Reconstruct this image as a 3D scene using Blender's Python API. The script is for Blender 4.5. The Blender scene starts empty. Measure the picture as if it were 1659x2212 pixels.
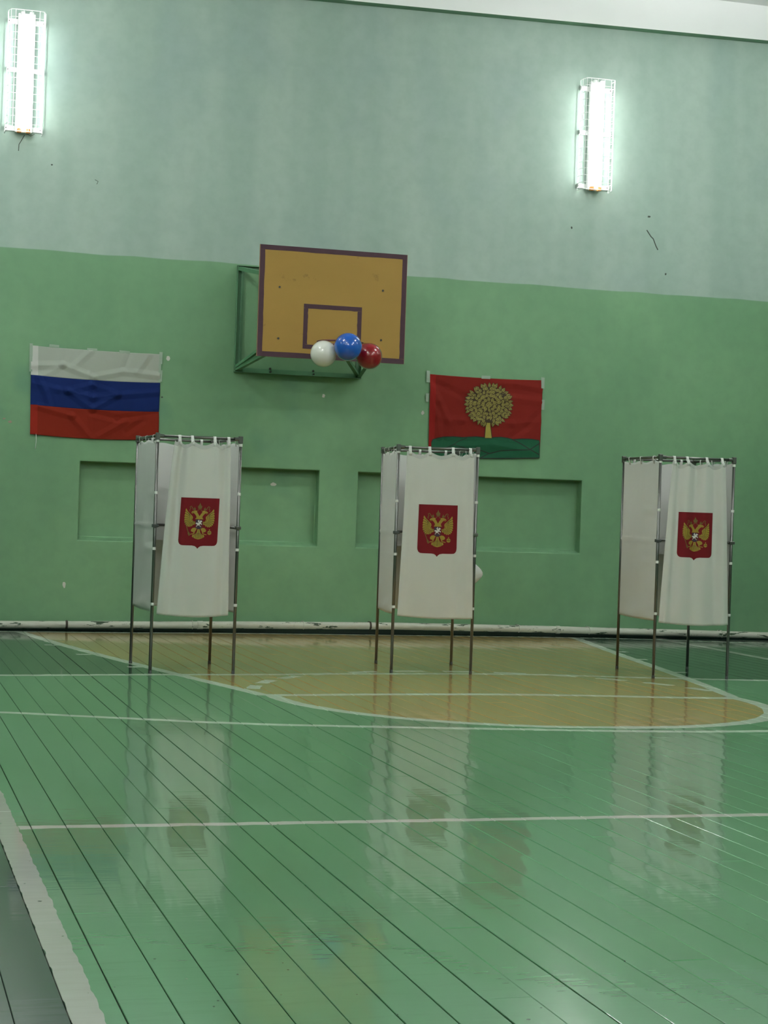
import bpy, bmesh, math, random
from mathutils import Vector, Matrix, noise
from mathutils.geometry import tessellate_polygon

scene = bpy.context.scene
COL = scene.collection
random.seed(7)

# ------------------------------------------------------------------ camera
IW, IH = 1659.0, 2212.0
FPX, YAW, PITCH, ROLL = 3872.668, 0.28281, -0.003269, 0.033748
CPOS = Vector((0.0, -18.5337, 1.3791))
_fw = Vector((math.sin(YAW)*math.cos(PITCH), math.cos(YAW)*math.cos(PITCH), math.sin(PITCH)))
_r0 = Vector((math.cos(YAW), -math.sin(YAW), 0)); _u0 = _r0.cross(_fw)
_rt = _r0*math.cos(ROLL) + _u0*math.sin(ROLL)
_up = -_r0*math.sin(ROLL) + _u0*math.cos(ROLL)
cam = bpy.data.cameras.new('camera'); cam_o = bpy.data.objects.new('camera', cam); COL.objects.link(cam_o)
cam.sensor_fit = 'HORIZONTAL'; cam.sensor_width = 36.0; cam.lens = FPX*36.0/IW
cam.clip_start = 0.05; cam.clip_end = 200
cam_o.matrix_world = Matrix(((_rt.x, _up.x, -_fw.x, CPOS.x), (_rt.y, _up.y, -_fw.y, CPOS.y), (_rt.z, _up.z, -_fw.z, CPOS.z), (0, 0, 0, 1)))
scene.camera = cam_o

# ------------------------------------------------------------------ light and exposure
world = bpy.data.worlds.new('world'); scene.world = world; world.use_nodes = True
world.node_tree.nodes['Background'].inputs[0].default_value = (0.75, 0.85, 0.85, 1)
world.node_tree.nodes['Background'].inputs[1].default_value = 0.0      # closed hall: only its lamps light it
LAMP_POWER = 22.0          # fluorescent tubes on the walls
CEILING_POWER = 42.0       # fluorescent panels under the ceiling of the hall
scene.cycles.max_bounces = 4; scene.cycles.diffuse_bounces = 3; scene.cycles.glossy_bounces = 2; scene.cycles.transmission_bounces = 3
scene.cycles.caustics_reflective = False
vs = scene.view_settings
vs.view_transform = 'Standard'; vs.look = 'None'; vs.gamma = 1.0; vs.use_curve_mapping = False
vs.exposure = 0.76

# ------------------------------------------------------------------ pixel helpers
def pray(px, py):
    return _fw + _rt*((px-IW/2)/FPX) - _up*((py-IH/2)/FPX)
def pw(px, py, Y=0.0):                      # pixel on the vertical plane y = Y
    d = pray(px, py); t = (Y-CPOS.y)/d.y; return CPOS + d*t
def proj(p):
    v = Vector(p)-CPOS; z = v.dot(_fw)
    return (IW/2+FPX*v.dot(_rt)/z, IH/2-FPX*v.dot(_up)/z, z)

# ------------------------------------------------------------------ mesh builder
class MB:
    def __init__(s): s.v = []; s.f = []; s.m = []
    def add(s, vs, fs, m=0):
        o = len(s.v); s.v += [tuple(v) for v in vs]
        for f in fs: s.f.append([o+i for i in f]); s.m.append(m)
    def box(s, x0, x1, y0, y1, z0, z1, m=0, M=None):
        vs = [Vector((x, y, z)) for z in (z0, z1) for y in (y0, y1) for x in (x0, x1)]
        if M: vs = [M @ v for v in vs]
        s.add(vs, [(0, 2, 3, 1), (4, 5, 7, 6), (0, 1, 5, 4), (2, 6, 7, 3), (0, 4, 6, 2), (1, 3, 7, 5)], m)
    def rbox(s, x0, x1, y0, y1, z0, z1, b, m=0, M=None):      # chamfered box
        bm = bmesh.new()
        vs = [bm.verts.new((x, y, z)) for z in (z0, z1) for y in (y0, y1) for x in (x0, x1)]
        for f in [(0, 2, 3, 1), (4, 5, 7, 6), (0, 1, 5, 4), (2, 6, 7, 3), (0, 4, 6, 2), (1, 3, 7, 5)]: bm.faces.new([vs[i] for i in f])
        bmesh.ops.bevel(bm, geom=bm.edges[:], offset=b, segments=2, affect='EDGES', profile=0.6)
        s.from_bm(bm, m, M)
    def from_bm(s, bm, m=0, M=None):
        bm.verts.index_update()
        s.add([(M @ v.co if M else v.co.copy()) for v in bm.verts], [[v.index for v in f.verts] for f in bm.faces], m)
        bm.free()
    def tube(s, pts, r, n=10, m=0, caps=True, closed=False):
        pts = [Vector(p) for p in pts]; k = len(pts); rings = []
        prev = None
        for i, p in enumerate(pts):
            if closed: t = (pts[(i+1) % k]-pts[i-1]).normalized()
            else: t = (pts[min(i+1, k-1)]-pts[max(i-1, 0)]).normalized()
            a = prev if prev is not None else (Vector((0, 0, 1)) if abs(t.z) < 0.9 else Vector((0, 1, 0)))
            u = (a-t*a.dot(t)).normalized(); w = t.cross(u); prev = u
            rr = r[i] if isinstance(r, (list, tuple)) else r
            rings.append([p+u*(rr*math.cos(2*math.pi*j/n))+w*(rr*math.sin(2*math.pi*j/n)) for j in range(n)])
        vs = [v for R in rings for v in R]; fs = []
        for i in range(k if closed else k-1):
            for j in range(n):
                a = i*n+j; b = i*n+(j+1) % n; c = ((i+1) % k)*n+(j+1) % n; d = ((i+1) % k)*n+j
                fs.append((a, b, c, d))
        if caps and not closed:
            fs.append(tuple(range(n-1, -1, -1))); fs.append(tuple((k-1)*n+j for j in range(n)))
        s.add(vs, fs, m)
    def bar(s, p0, p1, w, h, m=0):              # rectangular bar between two points
        p0 = Vector(p0); p1 = Vector(p1); t = (p1-p0).normalized()
        a = Vector((0, 0, 1)) if abs(t.z) < 0.9 else Vector((0, 1, 0))
        u = a.cross(t).normalized(); q = t.cross(u)
        vs = [p+u*(sx*w/2)+q*(sy*h/2) for p in (p0, p1) for sx, sy in ((-1, -1), (1, -1), (1, 1), (-1, 1))]
        s.add(vs, [(3, 2, 1, 0), (4, 5, 6, 7), (0, 1, 5, 4), (1, 2, 6, 5), (2, 3, 7, 6), (3, 0, 4, 7)], m)
    def angle(s, p0, p1, w, t, d1, d2, m=0):    # L-profile steel: flanges towards d1 and d2
        p0 = Vector(p0); p1 = Vector(p1); ax = (p1-p0).normalized()
        d1 = Vector(d1); d1 = (d1-ax*d1.dot(ax)).normalized(); d2 = Vector(d2); d2 = (d2-ax*d2.dot(ax)-d1*d2.dot(d1)).normalized()
        prof = [(0, 0), (w, 0), (w, t), (t, t), (t, w), (0, w)]
        vs = [p+d1*a+d2*b for p in (p0, p1) for a, b in prof]
        fs = [tuple(range(6)), tuple(range(11, 5, -1))]+[(i, i+6, (i+1) % 6+6, (i+1) % 6) for i in range(6)]
        s.add(vs, fs, m)
    def lathe(s, prof, n=24, m=0, M=None):      # profile (r, z)
        vs = []; fs = []
        for r, z in prof:
            for j in range(n):
                v = Vector((r*math.cos(2*math.pi*j/n), r*math.sin(2*math.pi*j/n), z)); vs.append(M @ v if M else v)
        for i in range(len(prof)-1):
            for j in range(n): fs.append((i*n+j, i*n+(j+1) % n, (i+1)*n+(j+1) % n, (i+1)*n+j))
        s.add(vs, fs, m)
    def grid(s, fn, nu, nv, m=0):
        vs = [fn(i/nu, j/nv) for j in range(nv+1) for i in range(nu+1)]
        s.add(vs, [(j*(nu+1)+i, j*(nu+1)+i+1, (j+1)*(nu+1)+i+1, (j+1)*(nu+1)+i) for j in range(nv) for i in range(nu)], m)
    def flat(s, pts, fn, m=0, maxe=0.02):       # flat 2D outline laid on a surface fn(a, b)
        bm = bmesh.new(); vs = [bm.verts.new((p[0], p[1], 0)) for p in pts]
        for t in tessellate_polygon([[Vector((p[0], p[1], 0)) for p in pts]]):
            try: bm.faces.new([vs[i] for i in t])
            except ValueError: pass
        for _ in range(6):
            es = [e for e in bm.edges if e.calc_length() > maxe]
            if not es: break
            bmesh.ops.subdivide_edges(bm, edges=es, cuts=1); bmesh.ops.triangulate(bm, faces=[f for f in bm.faces if len(f.verts) > 3])
        bm.verts.index_update()
        fs = []
        for f in bm.faces:
            a, b, c = [v.co for v in f.verts][:3]; ids = [v.index for v in f.verts]
            if (b-a).cross(c-a).z < 0: ids.reverse()
            fs.append(ids)
        s.add([fn(v.co.x, v.co.y) for v in bm.verts], fs, m); bm.free()
    def stroke(s, pts, w, fn, m=0, step=0.02, taper=False):
        P = [Vector((p[0], p[1])) for p in pts]; Q = [P[0]]
        for a, b in zip(P, P[1:]):
            k = max(1, int((b-a).length/step))
            Q += [a+(b-a)*(i/k) for i in range(1, k+1)]
        vs = []; n = len(Q)
        for i, p in enumerate(Q):
            t = (Q[min(i+1, n-1)]-Q[max(i-1, 0)]); t = t.normalized() if t.length > 0 else Vector((1, 0)); q = Vector((-t.y, t.x))
            ww = w*(1-0.75*i/(n-1)) if taper and n > 1 else w
            vs += [fn(*(p-q*ww/2)), fn(*(p+q*ww/2))]
        s.add(vs, [(2*i, 2*i+2, 2*i+3, 2*i+1) for i in range(n-1)], m)
    def build(s, name, mats, parent=None, smooth=False, origin=None):
        me = bpy.data.meshes.new(name); v = s.v
        if origin is not None: o = Vector(origin); v = [tuple(Vector(p)-o) for p in v]
        me.from_pydata(v, [], s.f)
        if not isinstance(mats, (list, tuple)): mats = [mats]
        for m in mats: me.materials.append(m)
        me.polygons.foreach_set('material_index', s.m)
        me.polygons.foreach_set('use_smooth', [smooth]*len(s.f)); me.update()
        ob = bpy.data.objects.new(name, me); COL.objects.link(ob)
        if parent: ob.parent = parent
        elif origin is not None: ob.location = origin
        return ob

def recalc(ob):
    bm = bmesh.new(); bm.from_mesh(ob.data); bmesh.ops.recalc_face_normals(bm, faces=bm.faces[:]); bm.to_mesh(ob.data); bm.free()
def empty(name, loc, rz=0.0):
    o = bpy.data.objects.new(name, None); COL.objects.link(o); o.location = loc; o.rotation_euler = (0, 0, rz); o.empty_display_size = 0.1; return o
def tag(o, label, cat, group=None):
    o['label'] = label; o['category'] = cat
    if group: o['group'] = group
def structure(o, label=None):
    o['kind'] = 'structure'
    if label: o['label'] = label
def solid(ob, t, off=0.0):
    md = ob.modifiers.new('thickness', 'SOLIDIFY'); md.thickness = t; md.offset = off
def copy_tree(o, parent=None):
    c = o.copy(); COL.objects.link(c); c.parent = parent
    for ch in [x for x in bpy.data.objects if x.parent == o]: copy_tree(ch, c)
    return c

# ------------------------------------------------------------------ material helpers
class NT:
    def __init__(s, name):
        s.mat = bpy.data.materials.new(name); s.mat.use_nodes = True; s.t = s.mat.node_tree
        s.bsdf = s.t.nodes['Principled BSDF']
        s._pos = None
    def n(s, ty): return s.t.nodes.new(ty)
    def lk(s, a, b): s.t.links.new(a, b)
    def put(s, sock, v):
        if isinstance(v, bpy.types.NodeSocket): s.lk(v, sock)
        elif isinstance(v, (tuple, list)) and len(sock.default_value) == 4 and len(v) == 3: sock.default_value = (*v, 1)
        else: sock.default_value = v
    def pos(s):
        if s._pos is None:
            g = s.n('ShaderNodeNewGeometry'); s._pos = g.outputs['Position']
        return s._pos
    def obj(s):
        return s.n('ShaderNodeTexCoord').outputs['Object']
    def m(s, op, a, b=None, c=None):
        n = s.n('ShaderNodeMath'); n.operation = op; s.put(n.inputs[0], a)
        if b is not None: s.put(n.inputs[1], b)
        if c is not None: s.put(n.inputs[2], c)
        return n.outputs[0]
    def xyz(s, v):
        n = s.n('ShaderNodeSeparateXYZ'); s.lk(v, n.inputs[0]); return n.outputs
    def vec(s, v, scale=(1, 1, 1), loc=(0, 0, 0)):
        n = s.n('ShaderNodeMapping'); s.lk(v, n.inputs[0]); n.inputs['Scale'].default_value = scale; n.inputs['Location'].default_value = loc; return n.outputs[0]
    def noise(s, v, scale, detail=3, rough=0.5, dist=0.0):
        n = s.n('ShaderNodeTexNoise'); s.lk(v, n.inputs['Vector']); n.inputs['Scale'].default_value = scale
        n.inputs['Detail'].default_value = detail; n.inputs['Roughness'].default_value = rough; n.inputs['Distortion'].default_value = dist
        return n.outputs['Fac']
    def ramp(s, f, a, b, lo=0.0, hi=1.0):
        n = s.n('ShaderNodeMapRange'); n.interpolation_type = 'SMOOTHSTEP'; s.put(n.inputs[0], f)
        n.inputs[1].default_value = a; n.inputs[2].default_value = b; n.inputs[3].default_value = lo; n.inputs[4].default_value = hi; return n.outputs[0]
    def mix(s, f, a, b, mode='MIX'):
        n = s.n('ShaderNodeMix'); n.data_type = 'RGBA'; n.blend_type = mode; n.clamp_factor = True
        s.put(n.inputs[0], f); s.put(n.inputs[6], a); s.put(n.inputs[7], b); return n.outputs[2]
    def curve(s, x, pts, x0, x1, y0, y1):
        """piecewise curve y(x) through pts, as a Float Curve node with rescaled axes"""
        n = s.n('ShaderNodeFloatCurve'); c = n.mapping.curves[0]
        P = sorted(((p[0]-x0)/(x1-x0), (p[1]-y0)/(y1-y0)) for p in pts)
        while len(c.points) < len(P): c.points.new(0.5, 0.5)
        for q, p in zip(c.points, P): q.location = p
        n.mapping.update()
        s.lk(s.ramp_lin(x, x0, x1), n.inputs['Value'])
        return s.m('MULTIPLY_ADD', n.outputs[0], y1-y0, y0)
    def ramp_lin(s, f, a, b):
        n = s.n('ShaderNodeMapRange'); s.put(n.inputs[0], f); n.inputs[1].default_value = a; n.inputs[2].default_value = b; return n.outputs[0]
    def bump(s, h, strength, dist=0.01, normal=None):
        n = s.n('ShaderNodeBump'); s.put(n.inputs['Height'], h); n.inputs['Strength'].default_value = strength; n.inputs['Distance'].default_value = dist
        if normal: s.lk(normal, n.inputs['Normal'])
        return n.outputs[0]
    def out(s, color=None, rough=None, metal=None, normal=None, spec=None, **kw):
        b = s.bsdf.inputs
        if color is not None: s.put(b['Base Color'], color)
        if rough is not None: s.put(b['Roughness'], rough)
        if metal is not None: s.put(b['Metallic'], metal)
        if spec is not None: s.put(b['Specular IOR Level'], spec)
        if normal is not None: s.lk(normal, b['Normal']); s.lk(normal, b['Coat Normal'])
        for k, v in kw.items(): s.put(b[k.replace('_', ' ')], v)
        return s.mat
def plain(name, col, rough=0.5, metal=0.0, var=0.12, scale=6.0, bump=0.0, bscale=60, spec=0.5, **kw):
    t = NT(name); o = t.obj(); f = t.noise(o, scale, 4)
    c = t.mix(f, tuple(x*(1-var) for x in col), tuple(min(1, x*(1+var)) for x in col))
    nm = t.bump(t.noise(o, bscale, 3), bump, 0.004) if bump else None
    return t.out(c, rough, metal, nm, spec, **kw)

# ------------------------------------------------------------------ materials
def wall_material():
    t = NT('painted_plaster'); p = t.pos(); x, y, z = t.xyz(p)
    wob = t.noise(p, 1.6, 1); edge = t.m('MULTIPLY_ADD', wob, 0.035, 3.852)
    up = t.ramp(t.m('SUBTRACT', z, edge), -0.006, 0.006)
    big = t.noise(t.vec(p, (0.8, 0.8, 0.5)), 0.9, 3, 0.6); fine = t.noise(p, 7, 2, 0.6); vert = t.noise(t.vec(p, (1.6, 1.6, 0.16)), 1.3, 2, 0.6)
    lower = t.mix(t.ramp(big, 0.35, 0.65), (0.1562, 0.3146, 0.1716), (0.1881, 0.3619, 0.1969))
    lower = t.mix(t.ramp(t.noise(t.vec(p, (1, 1, 1), (3, 1, 7)), 0.55, 3, 0.65), 0.60, 0.70), lower, (0.1276, 0.2794, 0.1694))
    upper = t.mix(t.ramp(vert, 0.35, 0.65), (0.3078, 0.4160, 0.3578), (0.3536, 0.4576, 0.3994))
    upper = t.mix(t.ramp(big, 0.50, 0.72), upper, (0.2912, 0.3952, 0.3578))
    c = t.mix(up, lower, upper)
    c = t.mix(t.ramp(fine, 0.3, 0.75, 0.0, 0.12), c, (0.0960, 0.1760, 0.1200))
    h = t.noise(p, 2.4, 2, 0.5)
    n = t.bump(h, 0.35, 0.03)
    return t.out(c, t.ramp(fine, 0.2, 0.8, 0.42, 0.6), 0.0, n, 0.35)

def floor_material(far):
    """far = the end of the hall with the painted key; the rest needs only the plain court"""
    t = NT('painted_floorboards_key' if far else 'painted_floorboards'); p = t.pos()
    jit = t.n('ShaderNodeVectorMath'); jit.operation = 'MULTIPLY_ADD'
    nz = t.n('ShaderNodeTexNoise'); t.lk(p, nz.inputs['Vector']); nz.inputs['Scale'].default_value = 9.0; nz.inputs['Detail'].default_value = 1
    t.lk(nz.outputs['Color'], jit.inputs[0]); jit.inputs[1].default_value = (0.022, 0.03, 0); t.lk(p, jit.inputs[2])
    sh = t.n('ShaderNodeVectorMath'); sh.operation = 'ADD'; t.lk(jit.outputs[0], sh.inputs[0]); sh.inputs[1].default_value = (-0.011, -0.015, 0)
    x, y, z = t.xyz(sh.outputs[0])
    gt = lambda a, b: t.m('GREATER_THAN', a, b)
    lt = lambda a, b: t.m('LESS_THAN', a, b)
    mul = lambda *a: a[0] if len(a) == 1 else t.m('MULTIPLY', a[0], mul(*a[1:]))
    mx = lambda a, b: t.m('MAXIMUM', a, b)
    near = lambda a, b, w: lt(t.m('ABSOLUTE', t.m('SUBTRACT', a, b)), w)
    if far:
        y_l2 = t.curve(x, [(-2, -4.7), (1.04, -4.69), (2.25, -4.56), (3.08, -4.51), (4.0, -4.39), (5.27, -4.35), (6.38, -4.56), (7.48, -4.74), (11, -4.8)], -2, 11, -6, -3)
        y_base = t.curve(x, [(-2, -0.32), (1.52, -0.30), (2.53, -0.26), (3.6, -0.16), (4.6, -0.135), (6.9, -0.135), (7.6, -0.17), (8.33, -0.25), (9.69, -0.60), (11, -0.7)], -2, 11, -1, 0)
        y_l3 = t.curve(x, [(-2, -6.1), (0.869, -7.03), (1.64, -7.35), (2.41, -7.64), (3.23, -7.80), (3.96, -7.91), (4.92, -8.04), (5.7, -8.04), (8.5, -7.6), (11, -7.0)], -2, 11, -9, -5)
        y_ft = t.curve(x, [(-2, -6.0), (2.83, -6.0), (3.77, -5.93), (4.62, -5.91), (6.43, -6.12), (11, -6.1)], -2, 11, -7, -5)
        xl = t.curve(y, [(-8, 3.2), (-5.96, 2.78), (-4.73, 2.47), (-3.63, 2.20), (-1.74, 1.79), (-0.38, 1.56), (0.5, 1.42)], -8, 0.5, 1, 4)
        xr = t.curve(y, [(-8, 6.05), (-6.08, 6.47), (-4.75, 6.75), (-2.13, 7.21), (-0.31, 7.55), (0.5, 7.7)], -8, 0.5, 5, 8)
        dx = t.m('SUBTRACT', x, 4.65); dy = t.m('ADD', y, 6.03)
        dist = t.m('SQRT', t.m('ADD', mul(dx, dx), mul(dy, dy)))
        rad = t.m('MULTIPLY_ADD', t.m('MAXIMUM', mul(dx, t.m('MULTIPLY', dy, -1.0)), 0.0), 0.07, 1.80)
        below = lt(y, -6.03); above = gt(y, -6.03); onc = lt(y, y_base)
        key = mx(mul(above, gt(x, xl), lt(x, xr), onc), mul(below, lt(dist, rad)))
        court = mul(gt(x, 0.60), lt(x, 8.62))
        # lines
        L = mul(near(y, y_base, 0.055), gt(x, 0.6), lt(x, 9.9))
        L = mx(L, mul(near(y, y_l2, 0.055), gt(x, -2)))
        L = mx(L, mul(near(y, y_l3, 0.048), court))
        L = mx(L, mul(near(y, y_ft, 0.058), gt(x, 2.80), lt(x, 6.45)))
        L = mx(L, mul(mx(near(x, xl, 0.052), near(x, xr, 0.052)), above, onc))
        L = mx(L, mul(near(dist, rad, 0.055), below))
        ang = t.m('ARCTAN2', dy, dx)
        ph = t.m('FRACT', t.m('ADD', t.m('DIVIDE', t.m('SUBTRACT', ang, math.radians(96.2)), math.radians(13.25)), 10.5))
        L = mx(L, mul(near(dist, 1.90, 0.05), gt(y, -5.7), near(ph, 0.5, 0.31)))
        for a, b in (((1.64, -1.91), (1.80, -1.80)), ((1.82, -2.85), (1.95, -2.79)), ((2.11, -3.92), (2.23, -3.95)), ((7.29, -1.96), (7.41, -1.95)), ((7.11, -2.79), (7.23, -2.83)), ((6.90, -4.06), (7.03, -4.10))):
            L = mx(L, mul(near(x, (a[0]+b[0])/2, abs(b[0]-a[0])/2), near(y, (a[1]+b[1])/2, 0.045)))
    L2 = mul(near(y, -11.01, 0.034), gt(x, 0.66), lt(x, 8.6))
    side = mx(mul(gt(x, 0.567), lt(x, 0.657)), mul(gt(x, 8.56), lt(x, 8.66)))
    # paints
    blot = t.noise(t.vec(p, (1.0, 0.5, 1)), 1.1, 2, 0.6); streak = t.noise(t.vec(p, (2.0, 14, 1)), 1.6, 3, 0.6)
    green = t.mix(t.ramp(blot, 0.35, 0.68), (0.1065, 0.2663, 0.1310), (0.1274, 0.2969, 0.1607))
    green = t.mix(t.ramp(streak, 0.5, 0.75, 0.0, 0.35), green, (0.0978, 0.2288, 0.1205))
    margin = t.mix(streak, (0.0101, 0.0252, 0.0193), (0.0168, 0.0353, 0.0286))
    out_ = mx(lt(x, 0.60), gt(x, 8.62))
    c = t.mix(out_, green, margin)
    if far:
        dark = t.mix(t.ramp(blot, 0.35, 0.65), (0.0151, 0.0538, 0.0302), (0.0210, 0.0672, 0.0386))
        yel = t.mix(t.ramp(streak, 0.35, 0.7), (0.4140, 0.2849, 0.0914), (0.5053, 0.3279, 0.1129))
        yel = t.mix(t.ramp(blot, 0.5, 0.7, 0, 0.5), yel, (0.3548, 0.2774, 0.0968))
        c = t.mix(gt(y, y_l2), c, dark)
        c = t.mix(gt(y, y_base), c, margin)
        c = t.mix(key, c, yel)
        worn = t.ramp(t.noise(t.vec(p, (3, 5, 1)), 2.5, 2, 0.7), 0.26, 0.40, 0.75, 1.0)
        c = t.mix(mul(L, worn), c, (0.62, 0.70, 0.60))
    else:
        c = t.mix(L2, c, (0.58, 0.54, 0.52))
    c = t.mix(side, c, t.mix(streak, (0.38, 0.375, 0.345), (0.47, 0.46, 0.425)))
    dirt = t.ramp(t.noise(p, 38, 0, 0.5), 0.86, 0.88)
    c = t.mix(dirt, c, (0.02, 0.022, 0.018))
    # relief: brush marks across the boards, slow waves along them
    h = t.m('MULTIPLY', t.noise(p, 5.5, 0, 0.5), 0.34)
    h = t.m('ADD', h, t.m('MULTIPLY', t.noise(t.vec(p, (3, 13, 1)), 2.2, 1, 0.5), 0.20))
    cup = t.m('COSINE', t.m('MULTIPLY', t.m('SUBTRACT', t.xyz(p)[0], 0.566), 2*math.pi/0.1447))
    h = t.m('ADD', h, t.m('MULTIPLY', cup, -0.16))
    n = t.bump(h, 0.24, 0.0045)
    r = t.ramp(t.noise(t.vec(p, (2, 5, 1)), 2.0, 1, 0.65), 0.25, 0.75, 0.045, 0.075)
    return t.out(c, 0.22, 0.0, n, 0.34, Coat_Weight=0.55, Coat_Roughness=r, Coat_IOR=1.5)

M = {}
M['wall'] = wall_material()
M['floor'] = floor_material(False); M['floor_key'] = floor_material(True)
YK = -8.30                  # boards beyond this line carry the painted key
M['gap'] = plain('gap_dirt', (0.012, 0.011, 0.009), 0.9)
M['ceiling'] = plain('whitewash', (0.86, 0.87, 0.87), 0.8, var=0.05, scale=1.5, bump=0.15, bscale=20)
M['skirting'] = plain('dark_skirting_paint', (0.020, 0.045, 0.036), 0.45)
def pipe_mat():
    t = NT('chipped_white_enamel'); o = t.pos()
    chip = t.ramp(t.noise(t.vec(o, (2.2, 9, 11)), 2.3, 4, 0.62), 0.60, 0.62)
    base = t.mix(t.noise(o, 5, 3), (0.50, 0.51, 0.44), (0.60, 0.61, 0.54))
    grime = t.mix(t.ramp(t.noise(t.vec(o, (1, 6, 6)), 4, 4, 0.6), 0.5, 0.8, 0, 0.5), base, (0.25, 0.25, 0.19))
    c = t.mix(chip, grime, t.mix(t.noise(o, 9, 2), (0.02, 0.02, 0.018), (0.05, 0.11, 0.05)))
    return t.out(c, 0.42, 0.0, t.bump(chip, -0.4, 0.004))
M['pipe'] = pipe_mat()
M['pipe_dark'] = plain('rusty_joint', (0.06, 0.045, 0.035), 0.7, bump=0.3)
M['steel_green'] = plain('green_painted_steel', (0.0966, 0.2394, 0.1260), 0.38, var=0.2, scale=9)
M['rim'] = plain('dark_red_steel', (0.11, 0.03, 0.03), 0.5)
M['bolt'] = plain('bolt_steel', (0.05, 0.05, 0.045), 0.5, 0.6)
def board_mat():
    t = NT('board_yellow_paint'); o = t.pos()
    c = t.mix(t.noise(t.vec(o, (1, 1, 2)), 1.6, 4, 0.6), (0.3182, 0.1892, 0.0396), (0.3784, 0.2253, 0.0516))
    c = t.mix(t.ramp(t.noise(t.vec(o, (1, 1, 1), (2, 0, 5)), 7.0, 3, 0.6), 0.665, 0.76, 0.0, 0.6), c, (0.20, 0.115, 0.03))
    return t.out(c, 0.55, 0, t.bump(t.noise(t.vec(o, (1, 1, 6)), 6, 3), 0.08, 0.004), 0.3)
M['board'] = board_mat()
M['board_line'] = plain('board_maroon_paint', (0.0630, 0.0286, 0.0403), 0.6, var=0.2, scale=9, spec=0.3)
M['plywood'] = plain('plywood_edge', (0.30, 0.17, 0.09), 0.7)
M['chrome'] = plain('chrome_tube', (0.1680, 0.1680, 0.1596), 0.33, 1.0, var=0.1, scale=3)
M['plastic_dark'] = plain('dark_grey_plastic', (0.06, 0.065, 0.065), 0.35)
M['plastic_white'] = plain('white_plastic', (0.74, 0.74, 0.72), 0.4, var=0.04)
def cloth(name, a, b, rough=0.85, trans=0.0, weave=900, fold=0.0):
    t = NT(name); o = t.obj()
    c = t.mix(t.noise(o, 2.2, 4, 0.6), a, b)
    n = t.bump(t.noise(o, 8, 2, 0.5), 0.25, 0.012)
    m = t.out(c, rough, 0.0, n, 0.2)
    if trans:
        tr = t.n('ShaderNodeBsdfTranslucent'); t.lk(c, tr.inputs['Color'])
        mx = t.n('ShaderNodeMixShader'); mx.inputs[0].default_value = trans
        t.lk(t.bsdf.outputs[0], mx.inputs[1]); t.lk(tr.outputs[0], mx.inputs[2]); t.lk(mx.outputs[0], t.t.nodes['Material Output'].inputs['Surface'])
    t.lk(n, t.bsdf.inputs['Normal'])
    return m
M['curtain'] = cloth('white_curtain_cloth', (0.80, 0.79, 0.75), (0.86, 0.85, 0.82), trans=0.32)
M['panel'] = cloth('white_panel_cloth', (0.81, 0.81, 0.785), (0.87, 0.87, 0.85), trans=0.32)
M['hem'] = cloth('shaded_doubled_hem', (0.52, 0.515, 0.50), (0.58, 0.575, 0.56))  # darker tone paints in the light lost through the doubled cloth
M['band'] = plain('white_strap', (0.72, 0.72, 0.70), 0.7, var=0.05)
M['shelf'] = plain('white_shelf_board', (0.72, 0.73, 0.72), 0.5, var=0.04)
M['e_red'] = cloth('print_red', (0.1596, 0.0092, 0.0143), (0.1890, 0.0118, 0.0176))
M['e_gold'] = plain('print_gold', (0.3200, 0.2250, 0.0200), 0.6, var=0.25, scale=60)
M['e_gold2'] = plain('print_dull_gold', (0.1470, 0.0966, 0.0151), 0.7, var=0.2, scale=60)
M['e_line'] = plain('print_brown_line', (0.085, 0.045, 0.008), 0.7)
M['e_dark'] = plain('print_dark_violet', (0.035, 0.018, 0.045), 0.7)
M['e_white'] = plain('print_white', (0.62, 0.62, 0.60), 0.7)
M['e_inner'] = plain('print_inner_red', (0.1008, 0.0050, 0.0101), 0.7)
M['f_white'] = cloth('flag_white', (0.3528, 0.3864, 0.3360), (0.4116, 0.4452, 0.3948))
M['f_hem'] = cloth('flag_white_hem', (0.5208, 0.5292, 0.4956), (0.5712, 0.5796, 0.5544))
M['f_blue'] = cloth('flag_blue', (0.0050, 0.0168, 0.1050), (0.0084, 0.0252, 0.1428))
M['f_red'] = cloth('flag_red', (0.1974, 0.0151, 0.0067), (0.2436, 0.0218, 0.0092))
M['f_redhem'] = cloth('flag_red_hem', (0.2772, 0.0185, 0.0101), (0.3024, 0.0218, 0.0118))
M['g_red'] = cloth('banner_red', (0.1806, 0.0134, 0.0101), (0.2310, 0.0185, 0.0118))
M['g_redhem'] = cloth('banner_red_hem', (0.2688, 0.0134, 0.0118), (0.2940, 0.0168, 0.0134))
M['g_green'] = cloth('banner_green', (0.0134, 0.0882, 0.0437), (0.0202, 0.1134, 0.0571))
M['g_line'] = plain('banner_black_line', (0.012, 0.025, 0.016), 0.8)
M['g_leaf'] = plain('banner_olive_gold', (0.2520, 0.2100, 0.0462), 0.75, var=0.25, scale=30)
M['g_leafline'] = plain('banner_brown_line', (0.050, 0.030, 0.012), 0.8)
M['g_trunk'] = plain('banner_trunk_yellow', (0.3528, 0.2940, 0.0462), 0.75)
def tape_mat():
    t = NT('translucent_tape'); o = t.obj()
    return t.out(t.mix(t.noise(o, 20, 3), (0.36, 0.50, 0.38), (0.50, 0.60, 0.50)), 0.35, 0, None, 0.5, Alpha=0.72)
M['tape'] = tape_mat()
M['chip'] = plain('bare_white_plaster', (0.60, 0.60, 0.55), 0.9, var=0.1, scale=60)
M['chip_pink'] = plain('bare_pink_plaster', (0.33, 0.25, 0.20), 0.9)
M['crack'] = plain('wall_crack', (0.06, 0.075, 0.06), 0.9)
M['lamp_metal'] = plain('white_lamp_enamel', (0.75, 0.77, 0.76), 0.4, var=0.04)
M['wire'] = plain('white_wire', (0.80, 0.82, 0.81), 0.35, var=0.03)
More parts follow.
